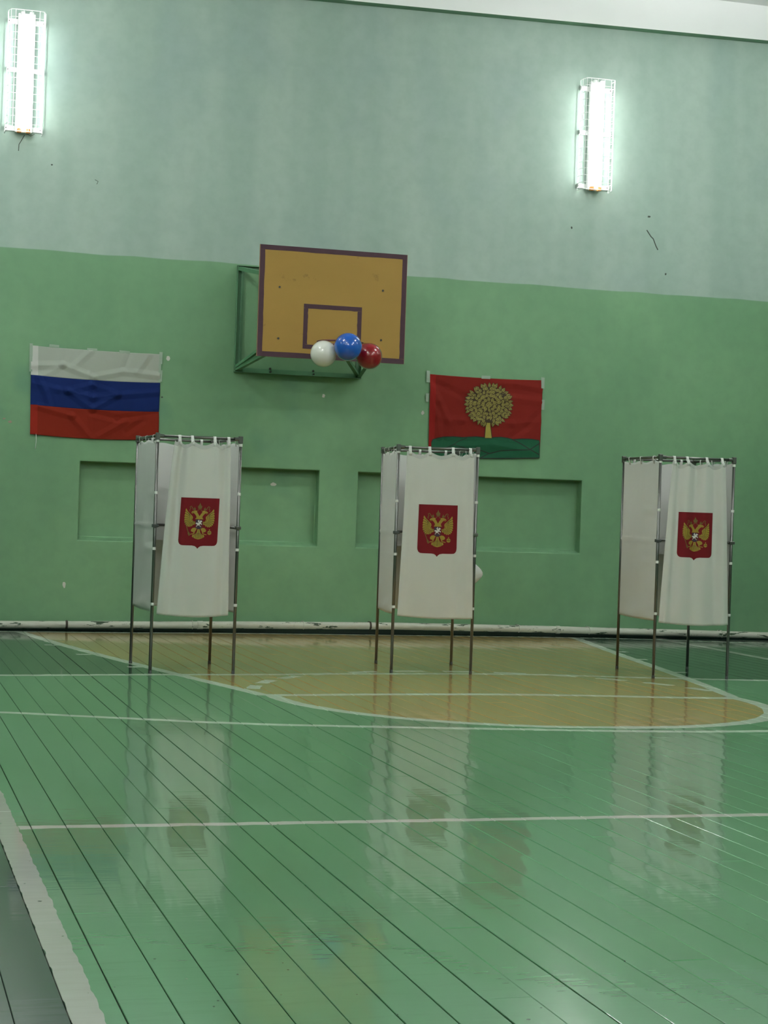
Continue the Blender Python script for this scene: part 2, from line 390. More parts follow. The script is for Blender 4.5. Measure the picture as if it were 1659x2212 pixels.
M['lamp_end'] = plain('orange_lamp_holder', (0.75, 0.30, 0.08), 0.5)
M['screw'] = plain('dark_screw', (0.05, 0.045, 0.04), 0.6)
def tube_mat(LAMP_POWER, nm):
    t = NT(nm); t.put(t.bsdf.inputs['Emission Color'], (0.975, 0.985, 0.965, 1)); t.put(t.bsdf.inputs['Emission Strength'], LAMP_POWER)
    t.put(t.bsdf.inputs['Base Color'], (0.9, 0.9, 0.9, 1)); return t.mat
M['glow'] = tube_mat(LAMP_POWER, 'fluorescent_glow')
M['panel_glow'] = tube_mat(CEILING_POWER, 'ceiling_panel_glow')
def balloon(name, col, ss=0.0):
    t = NT(name); o = t.obj(); c = t.mix(t.noise(o, 3, 2), tuple(v*0.93 for v in col), col)
    return t.out(c, 0.22, 0.0, None, 0.3, Coat_Weight=1.0, Coat_Roughness=0.03, Subsurface_Weight=ss, Subsurface_Radius=(0.03, 0.03, 0.03))
M['b_white'] = balloon('white_latex', (0.78, 0.77, 0.72))
M['b_blue'] = balloon('blue_latex', (0.010, 0.095, 0.48))
M['b_red'] = balloon('red_latex', (0.28, 0.006, 0.014))

# ------------------------------------------------------------------ the hall
X0, X1, YB, ZC = -1.55, 10.62, -23.5, 7.20
# far wall with two niches
NI = [(2.125, 4.655), (5.085, 7.665)]; NZ0, NZ1, ND = 0.925, 1.735, 0.14
bm = bmesh.new()
xs = [X0, NI[0][0], NI[0][1], NI[1][0], NI[1][1], X1]; zs = [0, NZ0, NZ1, ZC]
g = [[bm.verts.new((x, 0, z)) for x in xs] for z in zs]
rimv = []
for j in range(3):
    for i in range(5):
        if j == 1 and i in (1, 3): continue
        bm.faces.new([g[j][i], g[j][i+1], g[j+1][i+1], g[j+1][i]])
bev = []
for i in (1, 3):
    a, b, c, d = g[1][i], g[1][i+1], g[2][i+1], g[2][i]
    A = bm.verts.new((a.co.x, ND, NZ0+0.034)); B = bm.verts.new((b.co.x, ND, NZ0+0.034)); C = bm.verts.new((c.co.x, ND, NZ1)); D = bm.verts.new((d.co.x, ND, NZ1))
    bm.faces.new([A, B, C, D])
    for p, q, P, Q in ((a, b, A, B), (b, c, B, C), (c, d, C, D), (d, a, D, A)): bm.faces.new([p, q, Q, P])
    for p, q in ((a, b), (b, c), (c, d), (d, a), (A, B), (B, C), (C, D), (D, A), (a, A), (b, B), (c, C), (d, D)):
        bev.append(bm.edges.get((p, q)))
bmesh.ops.recalc_face_normals(bm, faces=bm.faces[:])
bmesh.ops.bevel(bm, geom=bev, offset=0.010, segments=3, affect='EDGES', profile=0.5)
for f in bm.faces: f.normal_update()
mb = MB(); mb.from_bm(bm)
wall = mb.build('wall_back', M['wall']); recalc(wall)
bmx = wall.data
if bmx.polygons[max(range(len(bmx.polygons)), key=lambda k: bmx.polygons[k].area)].normal.y > 0: bmx.flip_normals()
structure(wall, 'far hall wall painted green below and pale green above')
for nm, a in (('wall_left', (X0-0.2, X0, YB, 0)), ('wall_right', (X1, X1+0.2, YB, 0)), ('wall_front', (X0-0.2, X1+0.2, YB-0.2, YB))):
    mb = MB(); mb.box(a[0], a[1], a[2], a[3], 0, ZC); structure(mb.build(nm, M['wall']))
mb = MB(); mb.box(X0-0.2, X1+0.2, YB-0.2, 0.2, ZC, ZC+0.2); structure(mb.build('ceiling', M['ceiling']), 'white ceiling slab')
# cross beam along the top of the far wall, green on its underside
mb = MB(); zb = lambda x: 6.715+0.019*(x-4.6)
for xa, xb in ((X0, X1),):
    y0, y1 = -0.13, 0.0
    v = [(xa, y0, zb(xa)), (xb, y0, zb(xb)), (xb, y1, zb(xb)), (xa, y1, zb(xa)), (xa, y0, ZC), (xb, y0, ZC), (xb, y1, ZC), (xa, y1, ZC)]
    mb.add(v, [(0, 1, 5, 4), (1, 2, 6, 5), (3, 0, 4, 7), (2, 3, 7, 6), (4, 5, 6, 7)], 0); mb.add(v[:4], [(3, 2, 1, 0)], 1)
structure(mb.build('trim_1', [M['ceiling'], M['steel_green']]), 'white beam where the far wall meets the ceiling')
mb = MB(); mb.rbox(X0, X1, -0.022, 0.0, 0.0, 0.075, 0.004)
structure(mb.build('baseboard_back', M['skirting']), 'dark skirting behind the pipe')

# bare patches, cracks and pits in the plaster (parts of the far wall)
def blob(cx, cy, rx, ry, seed, n=11, Y=-0.0012, irr=0.35):
    r = random.Random(seed); pts = []
    for i in range(n):
        a = 2*math.pi*i/n; k = 1-irr*r.random(); pts.append((cx+rx*k*math.cos(a), cy+ry*k*math.sin(a)))
    return pts
def wall_patch(name, pts, mat, Y=-0.0015):
    mb = MB(); P = [pw(*p, 0.0) for p in pts]; c = sum(P, Vector())/len(P)
    outer = [Vector((p.x, 0.0005+Y*0, p.z)) for p in P]; inner = [Vector((c.x+(p.x-c.x)*0.85, Y, c.z+(p.z-c.z)*0.85)) for p in P]; n = len(P)
    mb.add(outer+inner, [(i, n+i, n+(i+1) % n, (i+1) % n) for i in range(n)]+[tuple(range(n, 2*n))])
    o = mb.build(name, mat, wall); recalc(o); return o
for i, (cx, cy, rx, ry, mt) in enumerate(((363.5, 774, 6, 6.5, 'chip'), (913, 892, 4.5, 5.5, 'chip'), (138.5, 1263, 5, 8, 'chip'), (22, 911, 5, 3.5, 'chip_pink'), (8.5, 904, 4, 2, 'chip_pink'), (1235, 492, 2.5, 4, 'crack'), (1438, 592, 2.5, 3, 'crack'), (350, 858, 2.5, 2, 'crack'), (699, 855, 4, 5, 'chip'), (1402, 468, 4, 2.5, 'crack'), (112, 356, 3, 2, 'crack'))):
    wall_patch('bare_patch', blob(cx, cy, rx, ry, i), M[mt])
# patch inside the left niche
mb = MB(); P = [pw(*p, ND) for p in blob(590.5, 1046, 7, 4.6, 31)]
mb.add([(p.x, ND-0.0015, p.z) for p in P], [tuple(range(len(P)))]); mb.build('bare_patch', M['chip'], wall)
def crack(pts, w):
    mb = MB(); Q = [pw(*p, 0.0) for p in pts]
    mb.stroke([(q.x, q.z) for q in Q], w, lambda a, b: Vector((a, -0.0012, b)), step=0.05)
    mb.build('crack', M['crack'], wall)
crack([(1397, 497), (1406, 511), (1411, 516), (1414, 524), (1417, 532), (1421, 540)], 0.013)
crack([(53, 292), (46, 304), (41, 312), (40, 326)], 0.008)
crack([(57, 289), (66, 294), (75, 290)], 0.005)
crack([(205, 388), (212, 392), (209, 398)], 0.006)

# ------------------------------------------------------------------ floor of painted boards
mb = MB(); mb.box(X0-0.2, X1+0.2, YB-0.2, 0.2, -0.10, -0.010)
floor = mb.build('floor', M['gap']); structure(floor, 'wooden sports floor of long painted boards')
PIT, XS = 0.1447, 0.566
joints = {0: [-10.62], 1: [-12.58], 2: [-10.82], 3: [-13.56], 6: [-10.16], 7: [-13.19], 9: [-12.95], 13: [-13.46], 14: [-9.76], 23: [-10.27]}
def plank_mesh(mbuf, xa, xb, ya, yb, zt, tilt):
    c = 0.0016; zl = -0.012; xm = (xa+xb)/2
    Z = lambda x: zt+tilt*(x-xm)
    for y0, y1, mi in ((ya, min(yb, YK), 0), (max(ya, YK), yb, 1)):
        if y1-y0 < 1e-4: continue
        ca = c if y0 == ya else 0.0; cb = c if y1 == yb else 0.0
        top = [(xa+c, y0+ca), (xb-c, y0+ca), (xb-c, y1-cb), (xa+c, y1-cb)]; rim = [(xa, y0), (xb, y0), (xb, y1), (xa, y1)]
        v = [(x, y, Z(x)) for x, y in top]+[(x, y, Z(x)-c) for x, y in rim]+[(x, y, zl) for x, y in rim]
        f = [(0, 1, 2, 3)]
        for i in range(4):
            if (i == 0 and y0 != ya) or (i == 2 and y1 != yb): continue
            j = (i+1) % 4; f += [(4+i, 4+j, j, i), (8+i, 8+j, 4+j, 4+i)]
        mbuf.add(v, f, mi)
rest = MB(); planks = []
rng = random.Random(11)
gaps = {}
def gap(k):
    if k not in gaps: gaps[k] = rng.choice((0.0008, 0.0012, 0.0016, 0.0022, 0.0030))
    return gaps[k]
for k in range(-15, 70):
    xa = XS+k*PIT+gap(k); xb = XS+(k+1)*PIT-gap(k+1)
    if XS+k*PIT < X0 or xb > X1: 
        if xb < X0 or xa > X1: continue
        xa = max(xa, X0); xb = min(xb, X1)
    js = list(joints.get(k, [-0.4-rng.random()*11]))
    y = js[0]; cuts = [y]
    while y < 0: y += 4.4+rng.random()*2.4; cuts.append(y)
    y = js[0]
    while y > YB: y -= 4.4+rng.random()*2.4; cuts.append(y)
    cuts = sorted(c for c in cuts if YB+0.4 < c < -0.4); cuts = [YB]+cuts+[0.0]
    for ya, yb in zip(cuts, cuts[1:]):
        ja = 0.0005+0.0012*rng.random()
        vis = False
        for s in range(41):
            q = proj(((xa+xb)/2, ya+(yb-ya)*s/40, 0))
            if q[2] > 0.5 and -60 < q[0] < IW+60 and 1300 < q[1] < IH+80: vis = True; break
        zt = rng.uniform(-0.0005, 0.0005); tilt = rng.gauss(0, 0.0042)
        if vis: planks.append((xa, xb, ya+ja, yb-ja, zt, tilt))
        else: plank_mesh(rest, xa, xb, ya+ja, yb-ja, zt, tilt)
planks.sort(key=lambda a: -a[3]*0 + a[2])
for a in planks[:300]:
    mb = MB(); plank_mesh(mb, *a); mb.build('plank', [M['floor'], M['floor_key']], floor)
for a in planks[300:]: plank_mesh(rest, *a)
o = rest.build('planks', [M['floor'], M['floor_key']], floor); o['kind'] = 'stuff'

# ------------------------------------------------------------------ heating pipe
pp = [(-1.5, 0.045, 0.0), (0.2, 0.050, 0), (1.37, 0.054, 0), (2.77, 0.069, 0), (4.04, 0.086, 0), (5.51, 0.096, 0), (6.83, 0.087, 0), (8.37, 0.070, 0), (9.98, 0.048, 0), (10.6, 0.043, 0)]
def pipe_z(x):
    for a, b in zip(pp, pp[1:]):
        if a[0] <= x <= b[0]:
            t = (x-a[0])/(b[0]-a[0]); t = t*t*(3-2*t)*0.5+t*0.5; return a[1]+(b[1]-a[1])*t
    return pp[-1][1]
pipe = empty('heating_pipe', (4.5, -0.095, 0.0)); PO = Vector((4.5, -0.095, 0))
tag(pipe, 'white chipped heating pipe running along the foot of the green wall', 'pipe')
mb = MB(); mb.tube([(-1.5+0.1*i, -0.095, max(0.040, pipe_z(-1.5+0.1*i))) for i in range(121)], 0.0385, 18)
mb.build('pipe_body', M['pipe'], pipe, True, PO)
def ring(px, w, r, mat, nm):
    c = pw(px, 1350, -0.095); z = max(0.040, pipe_z(c.x)); mb = MB()
    mb.tube([(c.x-w/2, -0.095, z), (c.x-w/2+0.004, -0.095, z), (c.x+w/2-0.004, -0.095, z), (c.x+w/2, -0.095, z)], [r-0.004, r, r, r-0.004], 18)
    mb.build(nm, mat, pipe, True, PO)
for px, w in ((432, 0.065), (1205, 0.05)): ring(px, w, 0.043, M['pipe'], 'coupling')
for px in (143, 799): ring(px, 0.022, 0.041, M['pipe_dark'], 'joint_ring')
for px in (145, 415, 655, 800, 972, 1120, 1272, 1558):
    c = pw(px, 1350, -0.095); z = max(0.040, pipe_z(c.x)); mb = MB()
    mb.tube([(c.x, -0.002, z+0.036)]+[(c.x, -0.040, z+0.040)]+[(c.x, -0.095+0.0415*math.sin(a), z+0.0415*math.cos(a)) for a in [math.radians(20-20*i) for i in range(10)]], 0.0055, 6)
    mb.build('pipe_bracket', M['pipe_dark'] if px in (145, 800) else M['pipe'], pipe, True, PO)

# ------------------------------------------------------------------ caged fluorescent wall lamps
def make_lamp(loc, rz, label, H=1.20):
    root = empty('wall_lamp', loc, rz)           # local: wall plane y = 0, room towards -y, z from the bottom of the tray
    tag(root, label, 'wall lamp', 'caged fluorescent lamps high on the hall walls')
    mb = MB(); mb.rbox(-0.085, 0.085, -0.075, -0.02, 0, H, 0.006); mb.build('tray', M['lamp_metal'], root)
    for sx in (-1, 1):
        mb = MB(); mb.tube([(sx*0.050, -0.101, 0.035), (sx*0.050, -0.101, H-0.035)], 0.022, 6); mb.build('fluorescent_tube', M['glow'], root, True)
        for zz in (0.012, H-0.012):
            mb = MB(); mb.rbox(sx*0.045-0.02, sx*0.045+0.02, -0.122, -0.073, zz-0.022, zz+0.022, 0.004); mb.build('lamp_holder', M['lamp_end'] if zz < 0.1 else M['lamp_metal'], root)
    for zz in (0.045, 0.53*H, H-0.075):
        mb = MB(); mb.rbox(-0.185, 0.185, -0.022, 0.0, zz-0.024, zz+0.024, 0.002)
        for sx in (-1, 1): mb.box(sx*0.185-0.002, sx*0.185+0.002, -0.05, 0.0, zz-0.02, zz+0.02)
        bk = mb.build('mounting_bar', M['lamp_metal'], root)
        for sx in (-1, 1):
            mb = MB(); mb.tube([(sx*0.172, -0.02, zz), (sx*0.172, -0.027, zz)], 0.007, 8); mb.build('screw', M['screw'], bk)
    mb = MB(); prof = [(-0.185, -0.015), (-0.185, -0.10), (-0.165, -0.165), (-0.12, -0.175), (-0.04, -0.178), (0.04, -0.178), (0.12, -0.175), (0.165, -0.165), (0.185, -0.10), (0.185, -0.015)]
    n = 17
    for i in range(n):
        z = -0.01+(H+0.02)*i/(n-1); mb.tube([(x, y, z) for x, y in prof], 0.0028 if 0 < i < n-1 else 0.004, 5)
    for x, y in ((-0.185, -0.02), (-0.185, -0.10), (-0.165, -0.165), (-0.12, -0.175), (0.12, -0.175), (0.165, -0.165), (0.185, -0.10), (0.185, -0.02), (-0.04, -0.178), (0.04, -0.178)):
        mb.tube([(x, y, -0.01), (x, y, H+0.01)], 0.0032, 5)
    mb.build('wire_cage', M['wire'], root)
    return root
lamp = make_lamp((1.437, 0, 5.03), 0, 'caged fluorescent lamp high on the far wall above the tricolour flag')
def lamp_copy(loc, rz, label):
    c = copy_tree(lamp); c.location = loc; c.rotation_euler = (0, 0, rz); c['label'] = label; return c
lamp_copy((7.665, 0, 4.955), 0, 'caged fluorescent lamp high on the far wall above the red banner')
H2 = math.pi/2
for y, w in ((-4.0, 'nearest the far wall'), (-10.5, 'in the middle'), (-17.0, 'nearest the back')):
    lamp_copy((X1, y, 5.0), -H2, 'caged fluorescent lamp on the right side wall, '+w)
for y, w in ((-2.6, 'nearest the far wall'), (-6.2, 'second from the far wall'), (-9.8, 'in the middle'), (-13.4, 'second from the back'), (-17.0, 'nearest the back')):  # unseen row, extra lamps added to brighten the booths' left sides
    lamp_copy((X0, y, 5.0), H2, 'added caged fluorescent lamp on the left side wall, '+w)
for x, w in ((1.44, 'beside the left wall'), (7.67, 'beside the right wall')):
    lamp_copy((x, YB, 5.0), math.pi, 'caged fluorescent lamp on the wall behind the viewer, '+w)

# ceiling panels that light the hall, outside the photograph's frame
def make_ceiling_lamp(loc):
    root = empty('ceiling_lamp', loc)
    for sx in (-0.62, 0.62):
        mb = MB(); mb.rbox(sx-0.03, sx+0.03, -0.11, 0.11, -0.46, -0.24, 0.01); mb.build('end_cap', M['lamp_metal'], root)
        mb = MB(); mb.tube([(sx, 0, -0.245), (sx, 0, 0.0)], 0.008, 8); mb.build('hanging_rod', M['lamp_metal'], root, True)
    mb = MB(); mb.tube([(-0.60, 0, -0.35), (0.60, 0, -0.35)], 0.10, 10); mb.build('diffuser', M['panel_glow'], root, True)
    return root
first = None
for row, y in enumerate((-3.8, -9.0, -14.2, -19.4)):
    for x, w in ((0.6, 'left'), (8.5, 'right')):
        if first is None: cl = first = make_ceiling_lamp((x, y, ZC))
        else: cl = copy_tree(first); cl.location = (x, y, ZC)
        tag(cl, 'fluorescent ceiling panel, %s row, %s' % (w, ('nearest the far wall', 'second from the far wall', 'third from the far wall', 'nearest the back wall')[row]), 'ceiling lamp', 'ceiling panels')

# ------------------------------------------------------------------ basketball backboard on its wall frame
BY = -0.95
c_tl, c_tr, c_br, c_bl = pw(563, 527, BY), pw(881, 551, BY), pw(871, 787, BY), pw(555, 768, BY)
bx0, bx1 = (c_tl.x+c_bl.x)/2, (c_tr.x+c_br.x)/2; bz0, bz1 = (c_bl.z+c_br.z)/2, (c_tl.z+c_tr.z)/2
hoop = empty('basketball_backboard', ((bx0+bx1)/2, 0, bz0)); HO = Vector(((bx0+bx1)/2, 0, bz0))
tag(hoop, 'yellow wooden basketball backboard with maroon border on a green steel wall frame', 'backboard')
mb = MB(); mb.box(bx0, bx1, BY, BY+0.022, bz0, bz1); mb.build('board', M['board'], hoop, False, HO)
def frame_lines(x0, x1, z0, z1, w, nm):
    for a in ((x0, x1, z1-w, z1), (x0, x1, z0, z0+w), (x0, x0+w, z0+w, z1-w), (x1-w, x1, z0+w, z1-w)):
        mb = MB(); k = random.Random(nm+str(a[0]))
        n = 16; ed = []
        horiz = (a[1]-a[0]) > (a[3]-a[2])
        for i in range(n+1):                    # brushed edge: slightly uneven inner side
            t = i/n; j = 0.0022*k.uniform(-1, 1)
            if horiz: ed.append(((a[0]+(a[1]-a[0])*t, a[2]+(j if abs(a[2]-z0) > 1e-6 else 0)), (a[0]+(a[1]-a[0])*t, a[3]+(j if abs(a[3]-z1) > 1e-6 else 0))))
            else: ed.append(((a[0]+(j if abs(a[0]-x0) > 1e-6 else 0), a[2]+(a[3]-a[2])*t), (a[1]+(j if abs(a[1]-x1) > 1e-6 else 0), a[2]+(a[3]-a[2])*t)))
        v = [(p[0], BY-0.0012, p[1]) for e in ed for p in e]
        mb.add(v, [(2*i, 2*i+2, 2*i+3, 2*i+1) for i in range(n)])
        o = mb.build(nm, M['board_line'], hoop, False, HO)
        if o.data.polygons[0].normal.y > 0: o.data.flip_normals()
frame_lines(bx0, bx1, bz0, bz1, 0.050, 'border_stripe')
ia, ib, ic = pw(656, 656, BY), pw(782, 664, BY), pw(654, 753, BY)
frame_lines((ia.x+ic.x)/2, ib.x, ic.z, (ia.z+ib.z)/2, 0.045, 'target_stripe')
for a in ((bx0-0.003, bx0, bz0, bz1), (bx1, bx1+0.003, bz0, bz1)):
    mb = MB(); mb.box(a[0], a[1], BY-0.001, BY+0.022, a[2], a[3]); mb.build('board_edge', M['plywood'], hoop, False, HO)
# bolts on the board face
for px, py in ((604, 620), (601, 731), (827, 628), (823, 735)):
    q = pw(px, py, BY); mb = MB(); mb.tube([(q.x, BY+0.001, q.z), (q.x, BY-0.006, q.z)], 0.011, 8); mb.build('bolt', M['bolt'], hoop, False, HO)
# wall frame of angle steel
f_tl, f_bl, f_br = pw(512, 573, -0.03), pw(507, 803, -0.03), pw(779, 819, -0.03)
fx0, fx1 = (f_tl.x+f_bl.x)/2, f_br.x; fz0, fz1 = (f_bl.z+f_br.z)/2, f_tl.z
w, t = 0.045, 0.006
def ang(nm, p0, p1, d1, d2, ww=w):
    mb = MB(); mb.angle(p0, p1, ww, t, d1, d2); o = mb.build(nm, M['steel_green'], hoop, False, HO); recalc(o); return o
ya = -0.035
lower = ang('wall_frame_bar', (fx0, ya+0.03, fz0), (fx1, ya+0.03, fz0), (0, -1, 0), (0, 0, 1), 0.05)
ang('wall_frame_bar', (fx0, ya+0.03, fz1), (fx1, ya+0.03, fz1), (0, -1, 0), (0, 0, -1), 0.05)
ang('wall_frame_bar', (fx0, ya+0.03, fz0), (fx0, ya+0.03, fz1), (0, -1, 0), (1, 0, 0), 0.05)
ang('wall_frame_bar', (fx1, ya+0.03, fz0), (fx1, ya+0.03, fz1), (0, -1, 0), (-1, 0, 0), 0.05)
for q in (0.28, 0.62):
    mb = MB(); xq = fx0+(fx1-fx0)*q; mb.tube([(xq, -0.02, fz0+0.055), (xq, -0.03, fz0+0.055)], 0.012, 8); mb.tube([(xq, -0.03, fz0+0.02), (xq, -0.062, fz0+0.02)], 0.009, 8); mb.build('bolt', M['bolt'], hoop, False, HO)
yb = BY+0.024
# back frame of the board and the arms that carry it
gx0, gx1, gz0, gz1 = bx0+0.26, bx1-0.26, bz0+0.12, bz1-0.30
for p0, p1, d in (((gx0, yb, gz0), (gx1, yb, gz0), (0, 0, 1)), ((gx0, yb, gz1), (gx1, yb, gz1), (0, 0, -1)), ((gx0, yb, gz0), (gx0, yb, gz1), (1, 0, 0)), ((gx1, yb, gz0), (gx1, yb, gz1), (-1, 0, 0))):
    ang('board_frame_bar', p0, p1, (0, 1, 0), d)
for p0, p1, d1, d2 in (((fx0, -0.03, fz0+0.01), (gx0, yb, gz0), (1, 0, 0), (0, 0, 1)), ((fx1, -0.03, fz0+0.01), (gx1, yb, gz0), (-1, 0, 0), (0, 0, 1)),
                       ((fx0, -0.03, fz1-0.01), (gx0, yb, gz1), (1, 0, 0), (0, 0, -1)), ((fx1, -0.03, fz1-0.01), (gx1, yb, gz1), (-1, 0, 0), (0, 0, -1))):
    ang('arm', p0, p1, d1, d2, 0.04)
ang('brace', (fx0, -0.03, fz0+0.035), (gx0-0.05, yb-0.02, gz0+0.09), (1, 0, 0), (0, 0, 1), 0.032)
ang('brace', (fx1-0.02, -0.03, fz0+0.03), (gx1-0.52, yb-0.02, gz0+0.16), (-1, 0, 0), (0, 0, 1), 0.035)
ang('brace', (fx0+0.045, -0.03, fz0+0.03), (fx0+0.045, -0.03, fz1-0.03), (0, -1, 0), (1, 0, 0), 0.03)
# rim
rc = Vector(((bx0+bx1)/2-0.01, BY-0.15-0.225, 2.985))
mb = MB(); mb.tube([rc+Vector((0.225*math.cos(a), 0.225*math.sin(a), 0)) for a in [2*math.pi*i/36 for i in range(36)]], 0.010, 8, closed=True)
rimo = mb.build('rim', M['rim'], hoop, True, HO)
mb = MB(); mb.rbox(rc.x-0.09, rc.x+0.09, BY-0.008, BY-0.001, rc.z-0.10, rc.z+0.015, 0.002)
for sx in (-1, 1): mb.bar((rc.x+sx*0.07, BY-0.005, rc.z-0.004), (rc.x+sx*0.07, rc.y+0.205, rc.z-0.002), 0.02, 0.012)
mb.build('rim_bracket', M['rim'], rimo, False, HO)

# ------------------------------------------------------------------ balloons tied to the rim
for nm, px, py, rp, Y, mt in (('white', 699, 764, 29.0, -1.70, 'b_white'), ('blue', 752, 749, 30.5, -1.85, 'b_blue'), ('red', 797, 769, 29.0, -1.66, 'b_red')):
    c = pw(px, py, Y); dep = proj(c)[2]; r = rp*dep/FPX*0.995
    root = empty('balloon', c); tag(root, nm+' round balloon tied to the hoop below the yellow backboard', 'balloon', 'three balloons on the hoop')
    knot_at = rc+Vector(({'white': -0.09, 'blue': 0.0, 'red': 0.07}[nm], -0.243, -0.012))
    d = (knot_at-c).normalized(); rot = Vector((0, 0, 1)).rotation_difference(d).to_matrix().to_4x4()
    prof = []
    for i in range(29):
        a = math.pi*i/28; z = -math.cos(a)*r; q = r*math.sin(a)
        k = max(0.0, z/r); z += 0.10*r*k**3; q *= 1-0.10*k**2
        prof.append((max(q, 0.0006), z))
    mb = MB(); mb.lathe(prof, 32, 0, rot); mb.build('latex_body', M[mt], root, True)
    zt = prof[-1][1]; mb = MB(); mb.lathe([(0.004, zt-0.004), (0.009, zt+0.003), (0.006, zt+0.008), (0.012, zt+0.016), (0.002, zt+0.016)], 10, 0, rot); mb.build('knot', M[mt], root, True)
    e = rot @ Vector((0, 0, zt+0.006)); mb = MB(); mb.tube([e, (e+(knot_at-c))/2+Vector((0, 0, -0.01)), knot_at-c], 0.0015, 5); mb.build('string', M['band'], root)

# ------------------------------------------------------------------ cloth displacement helpers
def seg_d(p, a, b):
    ab = b-a; L = ab.length_squared; k = 0 if L == 0 else max(0, min(1, (p-a).dot(ab)/L)); return (p-(a+ab*k)).length
def crease_field(creases, width):
    def f(x, z):
        p = Vector((x, z)); s = 0.0
        for a, b, amp in creases:
            d = seg_d(p, a, b)/width
            if d < 1: s += amp*1.9*(1-d)
        return s
    return f

# ------------------------------------------------------------------ tricolour flag
FY = -0.016
def crop1(x, y): q = pw(30+x/4.484, 720+y/4.484, 0.0); return Vector((q.x, q.z))
cr = []
for line, amp in (([(170, 312), (470, 308), (770, 425), (1060, 372), (1400, 415)], 0.007), ([(520, 560), (760, 500), (1000, 596), (770, 625), (520, 560), (760, 735), (1000, 600), (1400, 572)], 0.007),
                  ([(170, 480), (420, 545), (520, 560)], 0.005), ([(235, 430), (300, 560), (340, 690)], 0.006), ([(230, 705), (560, 800), (740, 1015)], 0.008), ([(760, 770), (1000, 830), (1400, 772)], -0.006),
                  ([(820, 1000), (1080, 850)], 0.006), ([(590, 315), (740, 180)], 0.006), ([(1190, 372), (1310, 210)], 0.006), ([(760, 490), (760, 1020)], 0.004), ([(1060, 372), (1120, 205)], -0.005), ([(270, 420), (420, 340)], 0.004), ([(1090, 960), (1250, 850)], -0.006), ([(500, 170), (470, 300)], 0.004)):
    for a, b in zip(line, line[1:]): cr.append((crop1(*a), crop1(*b), amp))
cf1 = crease_field(cr, 0.048)
def flag1_y(x, z): return min(-0.005, FY-cf1(x, z)-0.004*noise.noise(Vector((x*3.1, z*3.7, 1.3))))
T1 = [crop1(165, 118), crop1(1412, 203)]; W1 = [crop1(163, 402), crop1(1415, 481)]; B1 = [crop1(159, 690), crop1(1404, 761)]; R1 = [crop1(155, 976), crop1(1400, 1031)]
flag = empty('flag', (2.26, -0.015, 1.99)); FO = Vector((2.26, -0.015, 1.99))
tag(flag, 'white blue and red striped flag taped to the green wall', 'flag', 'flags taped to the far wall')
def bilin(A, B, sagA=0.0, sagB=0.0):
    def f(u, v):
        p = A[0].lerp(A[1], u); q = B[0].lerp(B[1], u); p = p-Vector((0, sagA*4*u*(1-u))); q = q-Vector((0, sagB*4*u*(1-u)))
        r = q.lerp(p, v); return Vector((r.x, flag1_y(r.x, r.y), r.y))
    return f
for nm, A, B, sa, sb, mt in (('white_stripe', T1, W1, 0.008, 0.016, 'f_white'), ('blue_stripe', W1, B1, 0.016, 0.016, 'f_blue'), ('red_stripe', B1, R1, 0.016, 0.022, 'f_red')):
    mb = MB(); mb.grid(bilin(A, B, sa, sb), 170, 42); o = mb.build(nm, M[mt], flag, True, FO); solid(o, 0.001)
for A, B, mt in ((T1, W1, 'f_hem'), (B1, R1, 'f_redhem')):
    f = bilin(A, B); mb = MB(); mb.grid(lambda u, v: f(u*0.055, v)+Vector((0, -0.002, 0)), 5, 22); mb.build('hem', M[mt], flag, True, FO)
mb = MB(); q = crop1(213, 972); mb.tube([(q.x, FY-0.002, q.y), (q.x+0.004, FY-0.002, q.y-0.06), (q.x+0.003, FY, q.y-0.09), (q.x-0.001, FY, q.y-0.13), (q.x-0.002, FY+0.004, q.y-0.155)], 0.0028, 5); mb.build('loose_thread', M['band'], flag, True, FO)
def tapes(root, orig, crop, rects, ysurf):
    for pts in rects:
        mb = MB(); P = [crop(*p) for p in pts]; n = len(P)
        mb.add([(p.x, ysurf(p)-0.004, p.y) for p in P]+[(p.x, ysurf(p)-0.0034, p.y) for p in P], [tuple(range(n)), tuple(range(2*n-1, n-1, -1))]+[(i, n+i, n+(i+1) % n, (i+1) % n) for i in range(n)])
        o = mb.build('tape_strip', M['tape'], root, False, orig); recalc(o)
tapes(flag, FO, crop1, [[(152, 98), (182, 100), (180, 225), (150, 222)], [(150, 222), (178, 224), (176, 372), (148, 370)], [(343, 106), (437, 116), (436, 138), (341, 130)], [(708, 143), (806, 150), (804, 174), (706, 167)],
                        [(1020, 164), (1124, 176), (1122, 200), (1018, 192)], [(1407, 182), (1438, 184), (1434, 300), (1404, 298)], [(1400, 300), (1422, 300), (1418, 478), (1398, 476)], [(1422, 358), (1436, 360), (1432, 470), (1418, 468)]], lambda p: flag1_y(p.x, p.y))

# ------------------------------------------------------------------ red banner with a gold tree
def crop2(x, y): q = pw(880+x/4.879, 780+y/4.879, 0.0); return Vector((q.x, q.z))
cr = []
for line, amp in (([(240, 230), (330, 420), (430, 640), (420, 790)], 0.010), ([(270, 225), (420, 290), (600, 380), (700, 385)], -0.007), ([(235, 300), (300, 560), (330, 790)], 0.009), ([(900, 230), (1150, 245), (1400, 290)], 0.007), ([(1050, 380), (1400, 430)], 0.008),
                  ([(300, 600), (560, 625), (800, 640), (1100, 660), (1390, 640)], 0.006), ([(1400, 540), (1250, 700), (1100, 800)], -0.006), ([(500, 900), (900, 880), (1300, 960)], 0.006), ([(700, 1000), (1100, 940)], -0.006), ([(560, 400), (1100, 400)], 0.004)):
    for a, b in zip(line, line[1:]): cr.append((crop2(*a), crop2(*b), amp))
cf2 = crease_field([(a, b, m*0.7) for a, b, m in cr], 0.055)
